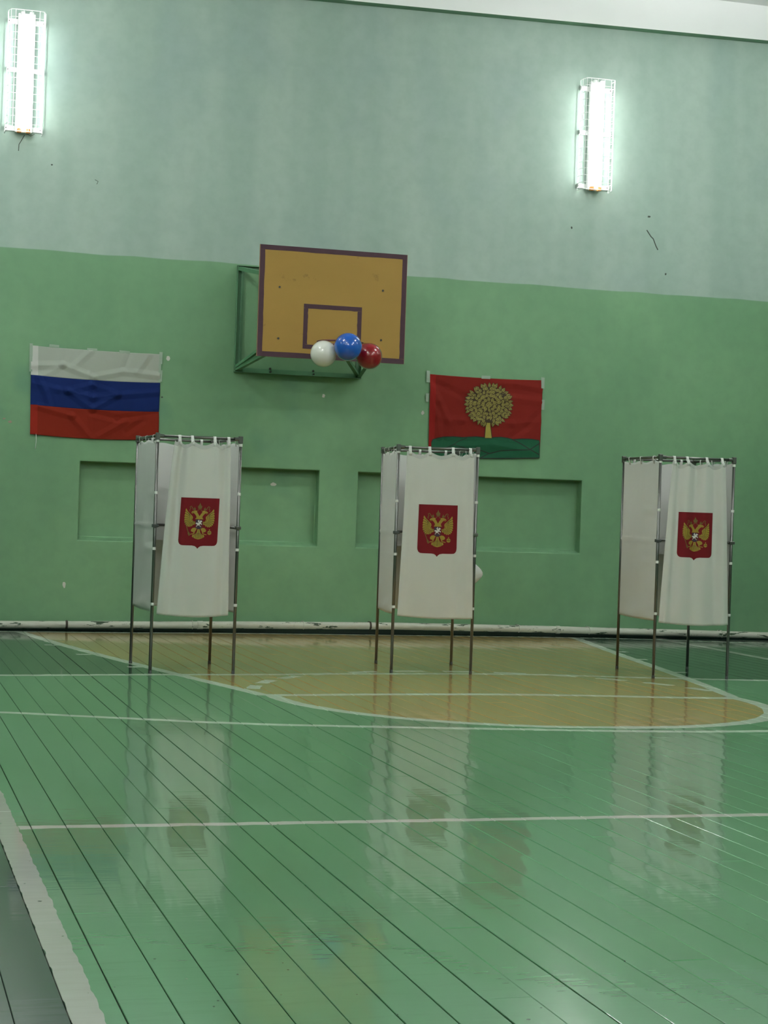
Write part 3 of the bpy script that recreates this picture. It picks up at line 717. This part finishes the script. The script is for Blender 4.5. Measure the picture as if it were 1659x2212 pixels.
def ban(p, off=0.0):
    return Vector((p.x, min(-0.005, FY-cf2(p.x, p.y)-0.005*noise.noise(Vector((p.x*3, p.y*3.6, 9.1))))-off, p.y))
bann = empty('banner', (6.5, -0.015, 1.95)); BO = Vector((6.5, -0.015, 1.95))
tag(bann, 'red banner with a gold tree on green hills taped to the wall', 'flag', 'flags taped to the far wall')
cor = [crop2(236, 138), crop2(1424, 203), crop2(1386, 1024), crop2(216, 1018)]
def bsurf(u, v, off=0.0):
    a = cor[0].lerp(cor[1], u)-Vector((0, 0.012*4*u*(1-u))); b = cor[3].lerp(cor[2], u)-Vector((0, 0.006*4*u*(1-u)))
    return ban(b.lerp(a, v), off)
mb = MB(); mb.grid(lambda u, v: bsurf(u, v), 150, 100); o = mb.build('field', M['g_red'], bann, True, BO); solid(o, 0.001)
mb = MB(); mb.grid(lambda u, v: bsurf(u*0.05, v, 0.0018), 5, 50); mb.build('hem', M['g_redhem'], bann, True, BO)
cs = lambda o: (lambda a, b: ban(crop2(a, b), o))
hill = [(248, 1016), (248, 860), (262, 828), (310, 812), (370, 800), (480, 797), (580, 805), (650, 800), (720, 797), (800, 806), (850, 815), (910, 805), (980, 802), (1050, 812), (1110, 826), (1200, 820), (1300, 823), (1384, 838), (1383, 1020), (1000, 1028), (600, 1026)]
mb = MB(); mb.flat(hill, cs(0.0035), 0, 14)
for L, wd in (([(248, 860), (262, 828), (310, 812), (370, 800), (480, 797), (580, 805), (650, 800), (720, 797), (800, 806), (850, 815), (910, 805), (980, 802), (1050, 812), (1110, 826), (1200, 820), (1300, 823), (1384, 838)], 9),
              ([(480, 880), (530, 845), (620, 812)], 7), ([(1100, 826), (1190, 872), (1290, 935), (1384, 988)], 10), ([(770, 942), (860, 975), (980, 945), (1130, 938), (1280, 936), (1384, 868)], 11), ([(770, 1018), (860, 972)], 9), ([(300, 960), (480, 880), (640, 930), (770, 942)], 8), ([(1384, 850), (1383, 1018)], 7), ([(1383, 1020), (1000, 1026), (600, 1024), (248, 1014)], 9)):
    mb.stroke(L, wd, cs(0.0050), 1, 14)
o = mb.build('hills', [M['g_green'], M['g_line']], bann, True, BO)
mb = MB(); mb.flat([(818, 590), (862, 600), (868, 690), (882, 812), (808, 810), (816, 700)], cs(0.0060), 0, 16)
mb.stroke([(816, 590), (815, 700), (806, 810)], 7, cs(0.0068), 1, 16); mb.stroke([(864, 600), (870, 690), (884, 812)], 7, cs(0.0068), 1, 16)
mb.build('tree_trunk', [M['g_trunk'], M['g_leafline']], bann, True, BO)
mb = MB(); rr = random.Random(5)
ccx, ccy, crx, cry = 850, 462, 228, 205
mb.flat([(ccx+crx*0.93*math.cos(a), ccy+cry*0.93*math.sin(a)) for a in [2*math.pi*i/28 for i in range(28)]], cs(0.0075), 1, 20)
def leaf(cx, cy, a, L, wd, off):
    def pt(t, s): return (cx+L*t*math.cos(a)-wd*s*math.sin(a), cy+L*t*math.sin(a)+wd*s*math.cos(a))
    sh = [(-0.42, 0), (-0.25, -0.42), (0.05, -0.5), (0.35, -0.26), (0.60, 0), (0.35, 0.26), (0.05, 0.5), (-0.25, 0.42)]
    mb.flat([pt(t*1.10, s*1.18) for t, s in sh], cs(off), 1, 60); mb.flat([pt(t*0.92, s*0.84) for t, s in sh], cs(off+0.0004), 0, 60)
    mb.stroke([pt(-0.3, 0), pt(0.05, 0.06), pt(0.4, 0)], 3.2, cs(off+0.0008), 1, 40)
off = 0.0085
for ringk, (k, n) in enumerate(((1.0, 36), (0.84, 32), (0.66, 26), (0.48, 20), (0.28, 12), (0.08, 5))):
    for i in range(n):
        a = 2*math.pi*(i+0.5*(ringk % 2)+rr.uniform(-.25, .25))/n
        if ringk < 2 and abs(a-math.pi/2) < 0.13: continue
        lx, ly = ccx+crx*k*math.cos(a), ccy+cry*k*math.sin(a)
        leaf(lx, ly, a+rr.uniform(-0.7, 0.7)*(0.5 if ringk == 0 else 1.3), rr.uniform(46, 62), rr.uniform(30, 42), off); off += 0.00003
mb.build('tree_crown', [M['g_leaf'], M['g_leafline']], bann, True, BO)
tapes(bann, BO, crop2, [[(198, 100), (232, 104), (230, 228), (196, 222)], [(190, 340), (220, 342), (218, 430), (188, 428)], [(776, 154), (868, 158), (866, 190), (774, 186)], [(1404, 172), (1440, 176), (1436, 292), (1402, 288)], [(1410, 408), (1440, 410), (1436, 516), (1408, 512)]], lambda p: ban(p).y)

# ------------------------------------------------------------------ voting booths
BW, BD, BH, BR = 0.670, 0.857, 1.885, 0.0125
# crest artwork in crop units: x from the centre line, y down
def mir(p): return [(-a, b) for a, b in p][::-1]
SHIELD = [(-630, 195), (630, 195), (640, 1590), (630, 1650), (600, 1705), (550, 1738), (480, 1745), (180, 1748), (90, 1765), (40, 1800), (0, 1848), (-40, 1800), (-90, 1765), (-180, 1748), (-480, 1745), (-550, 1738), (-600, 1705), (-630, 1650), (-640, 1590)]
WING = [(455, 545), (475, 600), (462, 640), (488, 690), (470, 715), (500, 775), (478, 795), (503, 855), (480, 872), (500, 935), (474, 950), (488, 1010), (458, 1020), (458, 1075), (424, 1076), (412, 1122), (376, 1112), (350, 1150), (318, 1124), (285, 1148), (262, 1112), (225, 1125), (205, 1085), (130, 1052), (128, 962), (150, 972), (190, 955), (228, 905), (208, 850), (218, 800), (300, 725), (390, 640)]
HEAD = [(0, 790), (45, 715), (85, 655), (85, 618), (130, 606), (185, 612), (235, 632), (272, 672), (270, 690), (228, 680), (190, 692), (140, 735), (100, 795), (98, 845), (128, 872), (128, 888), (0, 888)]
LEG = [(60, 1190), (130, 1165), (195, 1178), (240, 1225), (245, 1270), (215, 1300), (165, 1310), (150, 1345), (270, 1378), (262, 1398), (130, 1362), (120, 1310), (90, 1260)]
TAIL = [(-38, 1215), (38, 1215), (48, 1300), (75, 1352), (150, 1395), (190, 1390), (185, 1425), (205, 1450), (165, 1482), (105, 1515), (50, 1532), (0, 1545), (-50, 1532), (-105, 1515), (-165, 1482), (-205, 1450), (-185, 1425), (-190, 1390), (-150, 1395), (-75, 1352), (-48, 1300)]
def circ(cx, cy, r, n=14): return [(cx+r*math.cos(2*math.pi*i/n), cy+r*math.sin(2*math.pi*i/n)) for i in range(n)]
def make_emblem(curtain, surf, ex, ez, scale, shear, parent):
    """surf(x, z, off) -> point on the curtain; ex, ez = shield top centre; scale metres per crop unit"""
    mb = MB()
    def F(off):
        def fn(a, b):
            z = ez-(b-195)*scale; x = ex+a*scale+shear*(b-195)*scale; return surf(x, z, off)
        return fn
    E = 0.015/scale
    mb.flat(SHIELD, F(0.0022), 0, E)
    S = 0.0004; o1 = 0.0022+S*1.2
    for s in (1, -1):
        T = (lambda p: p) if s > 0 else mir
        mb.flat(T(WING), F(o1), 1, E)
        mb.flat(T(HEAD), F(o1+S), 1, E)
        mb.flat(T(LEG), F(o1), 1, E)
        # flight feathers and coverts
        for tip, root in (((462, 640), (300, 745)), ((470, 715), (310, 800)), ((478, 795), (325, 845)), ((480, 872), (330, 890)), ((474, 950), (330, 930)), ((458, 1020), (320, 960)), ((424, 1076), (300, 985)), ((376, 1112), (280, 1000)), ((318, 1124), (255, 1010)), ((262, 1112), (225, 1010)), ((205, 1085), (185, 1010))):
            mb.stroke([(s*root[0], root[1]), (s*tip[0], tip[1])], 13, F(o1+S), 3, E)
        for L in ([(400, 660), (330, 760), (318, 860), (300, 960), (230, 1010), (140, 1020)], [(350, 715), (270, 800), (262, 880), (240, 945), (140, 995)]):
            mb.stroke([(s*a, b) for a, b in L], 12, F(o1+S*1.4), 3, E)
        mb.flat(circ(s*165, 565, 38), F(o1), 2, E); mb.stroke([(s*165, 530), (s*165, 495)], 14, F(o1), 2, E)
        mb.stroke([(s*215, 590), (s*238, 520), (s*285, 470), (s*325, 490), (s*300, 545), (s*335, 600), (s*320, 640)], 22, F(o1), 2, E)
        mb.flat(circ(s*195, 640, 10, 8), F(o1+2*S), 3, E)
        mb.stroke([(s*205, 700), (s*250, 712)], 12, F(o1), 1, E)
        for q in (30, 75, 120): mb.stroke([(s*q*0.55, 1330), (s*q*1.1, 1420), (s*q*1.15, 1505)], 12, F(o1+2*S), 3, E)
    mb.stroke([(0, 560), (-55, 585), (-70, 640)], 14, F(o1), 2, E); mb.stroke([(0, 560), (55, 585), (70, 640)], 14, F(o1), 2, E)
    mb.flat([(-48, 548), (-70, 470), (-35, 438), (-18, 400), (0, 352), (18, 400), (35, 438), (72, 465), (52, 548)], F(o1), 2, E)
    mb.flat(TAIL, F(o1), 1, E)
    mb.stroke([(0, 1240), (0, 1510)], 12, F(o1+2*S), 3, E)
    # orb and sceptre
    mb.flat(circ(360, 1320, 68), F(o1), 1, E); mb.stroke([(295, 1320), (425, 1320)], 14, F(o1+2*S), 3, E); mb.stroke([(360, 1260), (360, 1205)], 16, F(o1), 1, E); mb.stroke([(338, 1225), (382, 1225)], 12, F(o1), 1, E); mb.stroke([(360, 1256), (360, 1320)], 12, F(o1+2*S), 3, E)
    mb.stroke([(-455, 1000), (-330, 1330)], 22, F(o1), 2, E); mb.flat([(-345, 1275), (-280, 1345), (-270, 1420), (-305, 1440), (-345, 1370)], F(o1), 2, E); mb.flat(circ(-465, 980, 26, 8), F(o1), 2, E)
    # inner shield with the white rider
    mb.flat([(-112, 900), (118, 900), (118, 1175), (60, 1192), (0, 1210), (-60, 1192), (-112, 1175)], F(o1+2*S), 6, E)
    mb.flat([(-112, 900), (40, 900), (20, 960), (-60, 1010), (-112, 1000)], F(o1+3*S), 4, E)
    mb.flat([(-100, 1178), (-50, 1130), (10, 1105), (60, 1150), (80, 1185), (0, 1206)], F(o1+3*S), 4, E)
    mb.flat([(-105, 1010), (-70, 1000), (-20, 1010), (20, 985), (30, 935), (60, 925), (95, 950), (85, 985), (62, 975), (60, 1020), (98, 1035), (90, 1075), (68, 1045), (30, 1050), (10, 1085), (45, 1105), (70, 1150), (25, 1110), (-15, 1075), (-25, 1100), (-55, 1085), (-65, 1125), (-90, 1150), (-60, 1060), (-80, 1040), (-105, 1045)], F(o1+4*S), 5, E)
    mb.flat([(-60, 940), (-35, 950), (-20, 910), (0, 905), (5, 950), (22, 985), (-20, 1000), (-35, 965)], F(o1+4*S), 5, E)
    o = mb.build('emblem', [M['e_red'], M['e_gold'], M['e_gold2'], M['e_line'], M['e_dark'], M['e_white'], M['e_inner']], parent, True)
    o['label'] = 'red shield crest with a gold double-headed eagle'
    return o

def make_booth(loc, rz, cp, label, seed):
    rg = random.Random(seed); root = empty('voting_booth', loc, rz)
    tag(root, label, 'voting booth', 'curtained voting booths')
    hw, hd = BW/2, BD/2
    corners = [(-hw, -hd), (hw, -hd), (-hw, hd), (hw, hd)]
    for x, y in corners:
        mb = MB(); mb.tube([(x, y, 0.012), (x, y, BH)], BR, 14); p = mb.build('pole', M['chrome'], root, True)
        mb = MB(); mb.lathe([(0.0005, 0.0), (0.014, 0.0), (0.0145, 0.004), (0.0135, 0.022), (0.0126, 0.026)], 14, 0, Matrix.Translation((x, y, 0))); mb.build('foot_cap', M['plastic_dark'], p, True)
        mb = MB(); mb.rbox(x-0.0165, x+0.0165, y-0.0165, y+0.0165, BH-0.045, BH+0.012, 0.004)
        sx, sy = (1 if x < 0 else -1), (1 if y < 0 else -1)
        mb.tube([(x, y, BH-0.012), (x+sx*0.05, y, BH-0.012)], 0.0155, 10); mb.tube([(x, y, BH-0.012), (x, y+sy*0.05, BH-0.012)], 0.0155, 10)
        mb.build('corner_joint', M['chrome'], root)
    zr = BH-0.012
    rails = [((-hw, -hd), (hw, -hd)), ((-hw, hd), (hw, hd)), ((-hw, -hd), (-hw, hd)), ((hw, -hd), (hw, hd))]
    for a, b in rails:
        mb = MB(); mb.tube([(*a, zr), (*b, zr)], 0.011, 12); mb.build('top_rail', M['chrome'], root, True)
    # shelf with its rails
    zs_ = 1.165
    for sx in (-1, 1):
        mb = MB(); mb.tube([(sx*(hw-0.026), -hd-0.004, zs_), (sx*(hw-0.026), hd, zs_)], 0.010, 10); mb.build('shelf_rail', M['chrome'], root, True)
        mb = MB(); mb.rbox(sx*hw-0.022, sx*hw+0.022, -hd-0.024, -hd+0.022, zs_-0.013, zs_+0.013, 0.005); mb.build('rail_clip', M['plastic_dark'] if sx < 0 else M['chrome'], root)
    mb = MB(); mb.tube([(-hw+0.034, 0.135, zs_), (hw-0.034, 0.135, zs_)], 0.0095, 10); mb.build('shelf_rail', M['chrome'], root, True)
    mb = MB(); mb.rbox(-hw+0.02, hw-0.02, 0.15, hd-0.03, zs_-0.02, zs_+0.004, 0.004); sh = mb.build('shelf', M['shelf'], root)
    mb = MB(); v = [(-hw+0.022, zs_-0.01), (hw-0.022, zs_-0.01), (hw-0.022, zs_-0.075), (hw-0.05, zs_-0.125), (-hw+0.05, zs_-0.125), (-hw+0.022, zs_-0.09)]
    yy = 0.145; n = len(v)
    mb.add([(a, yy, b) for a, b in v]+[(a, yy+0.004, b) for a, b in v], [tuple(range(n)), tuple(range(2*n-1, n-1, -1))]+[(i, n+i, n+(i+1) % n, (i+1) % n) for i in range(n)])
    recalc(mb.build('apron', M['shelf'], sh))
    # cloth sides and back
    zt, zbm = BH-0.046, 0.487
    def panel(nm, A, B, outn, sd, pulls=1.0, bulge=0.0):
        A = Vector(A); B = Vector(B); on = Vector(outn)
        def fn(u, v):
            z = zbm+(zt-zbm)*v+(0.008*math.sin(u*math.pi*5+sd)*(v**8))-0.006*math.sin(math.pi*u)*(1-v)**6
            p = A.lerp(B, u)
            d = 0.010*math.sin(math.pi*u)*noise.noise(Vector((u*2.2, z*2.6, sd)))*2
            d += 0.0045*noise.noise(Vector((u*6, z*3.2, sd+4)))*math.sin(math.pi*u)
            for zz in (0.52, 0.98, 1.42):        # little pulls radiating from the pole straps
                e = abs(z-zz)
                d += pulls*0.010*math.exp(-(u/0.25)**2)*math.exp(-(e/0.05)**2)*math.sin(e*60+1)*u*6
            d += 0.012*pulls*math.exp(-((z-0.60+0.12*u)/0.045)**2)*math.sin(math.pi*u)
            d += bulge*math.exp(-((z-0.83)/0.10)**2)*math.exp(-((u-0.33)/0.20)**2)
            d += 0.007*math.exp(-((z-zs_)/0.012)**2)
            d = max(d, -0.008+0.006*math.exp(-((z-zs_)/0.03)**2)); q = p+on*(d); return Vector((q.x, q.y, z))
        mb = MB(); mb.grid(fn, 34, 64); o = mb.build(nm, M['panel'], root, True); solid(o, 0.0014)
        for k in range(3):
            u = (k+0.5)/3+rg.uniform(-.03, .03); p = A.lerp(B, u); q = Vector((p.x, p.y, 0))
            t = (B-A).normalized(); mb = MB()
            rail_p = Vector((p.x, p.y, zr))-on*0.0 ; rail_p.z = zr
            base = Vector((p.x, p.y, zt-0.02)); hwid = 0.011; rad = 0.0135
            rows = [base+on*0.002]+[rail_p+on*(rad*math.cos(a))+Vector((0, 0, rad*math.sin(a))) for a in [math.radians(-10+25*i) for i in range(9)]]+[base-on*0.003]
            vs_ = []
            for r_ in rows: vs_ += [r_-t*hwid, r_+t*hwid]
            mb.add(vs_, [(2*i, 2*i+1, 2*i+3, 2*i+2) for i in range(len(rows)-1)]); lo = mb.build('hanging_loop', M['band'], o, True); solid(lo, 0.0012)
        return o
    panel('side_panel', (-hw, -hd+0.012, 0), (-hw, hd-0.004, 0), (-1, 0, 0), seed*1.7)
    panel('side_panel', (hw, -hd+0.012, 0), (hw, hd-0.004, 0), (1, 0, 0), seed*2.3+1, 0.6, cp.get('bulge', 0.0))
    panel('back_panel', (-hw+0.006, hd, 0), (hw-0.006, hd, 0), (0, 1, 0), seed*3.1, 0.5)
    # straps around the front poles
    for x, zz_ in ((-hw, (1.835, 1.425, 0.985, 0.548)), (hw, (1.825, 1.435, 0.99, 0.548))):
        for z in zz_:
            mb = MB(); mb.tube([(x, -hd, z-0.011), (x, -hd, z-0.010), (x, -hd, z+0.010), (x, -hd, z+0.011)], [0.0130, 0.0152, 0.0152, 0.0130], 14)
            mb.box(min(x, x*0.955), max(x, x*0.955), -hd-0.003, -hd+0.016, z-0.008, z+0.008)
            mb.build('strap', M['band'], root, False)
    # front curtain
    xl0, xr0, xl1, xr1 = [(-hw+q*BW) for q in cp['edges']]           # top left, top right, bottom left, bottom right
    ctz, cbz = BH-0.044, cp.get('bottom', 0.472)
    yf = -hd-0.030
    loops = cp['loops']
    def ux(x, z):
        k = (ctz-z)/(ctz-cbz); k2 = max(0.0, min(1.0, k))**cp.get('flare', 1.0)
        return xl0+(xl1-xl0)*k2, xr0+(xr1-xr0)*k2
    folds = cp['folds']
    def depth(u, k):
        d = 0.0
        for c, wdt, amp, k0, k1 in folds:
            e = (u-c)/wdt; fade = (1-k)*k0+k*k1
            d += amp*fade*math.exp(-e*e)
        d += 0.006*noise.noise(Vector((u*4.0, k*1.6, seed*5.3)))
        edge = min(u, 1-u); d += 0.010*math.exp(-(edge/0.05)**2)*(0.3+0.7*k)*(-1)
        return d
    def surf(x, z, off=0.0):
        a, b = ux(x, z); u = (x-a)/(b-a); k = (ctz-z)/(ctz-cbz)
        return Vector((x, yf-depth(u, k)-off, z))
    def topdip(u):
        ls = [0.0]+loops+[1.0] if loops[0] > 0.05 else loops+[1.0]
        best = 0.0
        for a, b in zip(ls, ls[1:]):
            if a <= u <= b and b > a: best = cp.get('dip', 0.030)*math.sin(math.pi*(u-a)/(b-a))**1.2*min(1, (b-a)/0.2)
        return best
    def cf(u, v):
        bot = cbz-cp.get('sag', 0.014)*math.sin(math.pi*min(1, u*0.9+0.05))+cp.get('tiltb', 0.0)*(u-0.5); top = ctz-topdip(u)
        z = bot+(top-bot)*v; a, b = ux(0, z); return surf(a+(b-a)*u, z)
    mb = MB(); mb.grid(cf, 72, 70); cur = mb.build('curtain', M['curtain'], root, True); solid(cur, 0.0016, 0)
    mb = MB(); mb.grid(lambda u, v: cf(u, 1-v*0.022)+Vector((0, -0.0022, 0)), 60, 2); mb.build('top_hem', M['hem'], cur, True)
    for u in loops:
        p = cf(u, 0.985); top = Vector((p.x, -hd, zr)); hwid = 0.012; rad = 0.0132; mb = MB()
        rows = [p+Vector((0, -0.003, -0.012)), p+Vector((0, -0.003, 0.012))]+[top+Vector((0, -rad*math.cos(a), rad*math.sin(a))) for a in [math.radians(-5+23*i) for i in range(9)]]+[p+Vector((0, 0.003, 0.01))]
        vs_ = []
        for r_ in rows: vs_ += [r_-Vector((hwid, 0, 0)), r_+Vector((hwid, 0, 0))]
        mb.add(vs_, [(2*i, 2*i+1, 2*i+3, 2*i+2) for i in range(len(rows)-1)]); lo = mb.build('hanging_loop', M['band'], cur, True); solid(lo, 0.0012)
    e = cp['emblem']                              # centre fraction, top z, bottom z, width, shear
    sc = e[3]/1265.0
    make_emblem(cur, surf, -hw+e[0]*BW-e[4]*0.20, e[1], sc, e[4], cur)
    return root
make_booth((2.528, -4.051, 0), 0.035, dict(edges=(0.20, 0.87, 0.045, 0.91), loops=[0.10, 0.32, 0.72, 0.97], flare=0.75, sag=0.022, tiltb=-0.004,
           folds=[(0.16, 0.07, -0.024, 1.6, 0.1), (0.06, 0.07, 0.016, 1, 0.8), (0.27, 0.08, 0.016, 1.2, 0.2), (0.78, 0.06, 0.014, 0.7, 1.0), (0.90, 0.05, -0.018, 1, 1), (0.58, 0.12, 0.010, 0.3, 1.0), (0.42, 0.08, -0.008, 0.2, 1)],
           emblem=(0.515, 1.395, 0.99, 0.308, -0.035)), 'curtained voting booth in front of the striped flag, leftmost of the three', 1)
make_booth((4.634, -3.913, 0), -0.13, dict(edges=(0.10, 0.945, 0.045, 0.995), loops=[0.05, 0.34, 0.69, 0.95], flare=1.1, sag=0.014, tiltb=-0.012, bulge=0.14,
           folds=[(0.14, 0.08, -0.012, 1.2, 0.2), (0.30, 0.12, 0.008, 1, 0.3), (0.78, 0.06, -0.012, 0.5, 1.0), (0.90, 0.07, 0.012, 0.6, 1), (0.05, 0.05, 0.010, 0.2, 1)],
           emblem=(0.515, 1.405, 0.99, 0.330, 0.0)), 'curtained voting booth below the red banner, middle of the three', 2)
make_booth((6.814, -4.218, 0), -0.05, dict(edges=(0.15, 0.86, 0.035, 0.975), loops=[0.05, 0.29, 0.66, 0.95], flare=0.8, sag=0.018, tiltb=-0.010,
           folds=[(0.16, 0.06, -0.020, 1.2, 0.4), (0.30, 0.07, 0.018, 1.2, 0.5), (0.46, 0.06, -0.020, 1.3, 0.4), (0.62, 0.08, 0.018, 1.2, 0.7), (0.80, 0.06, -0.020, 1.2, 0.8), (0.92, 0.06, 0.012, 1, 1), (0.08, 0.05, 0.012, 0.4, 1)],
           emblem=(0.485, 1.415, 1.0, 0.312, -0.012)), 'curtained voting booth standing alone, nearest the right-hand wall', 3)
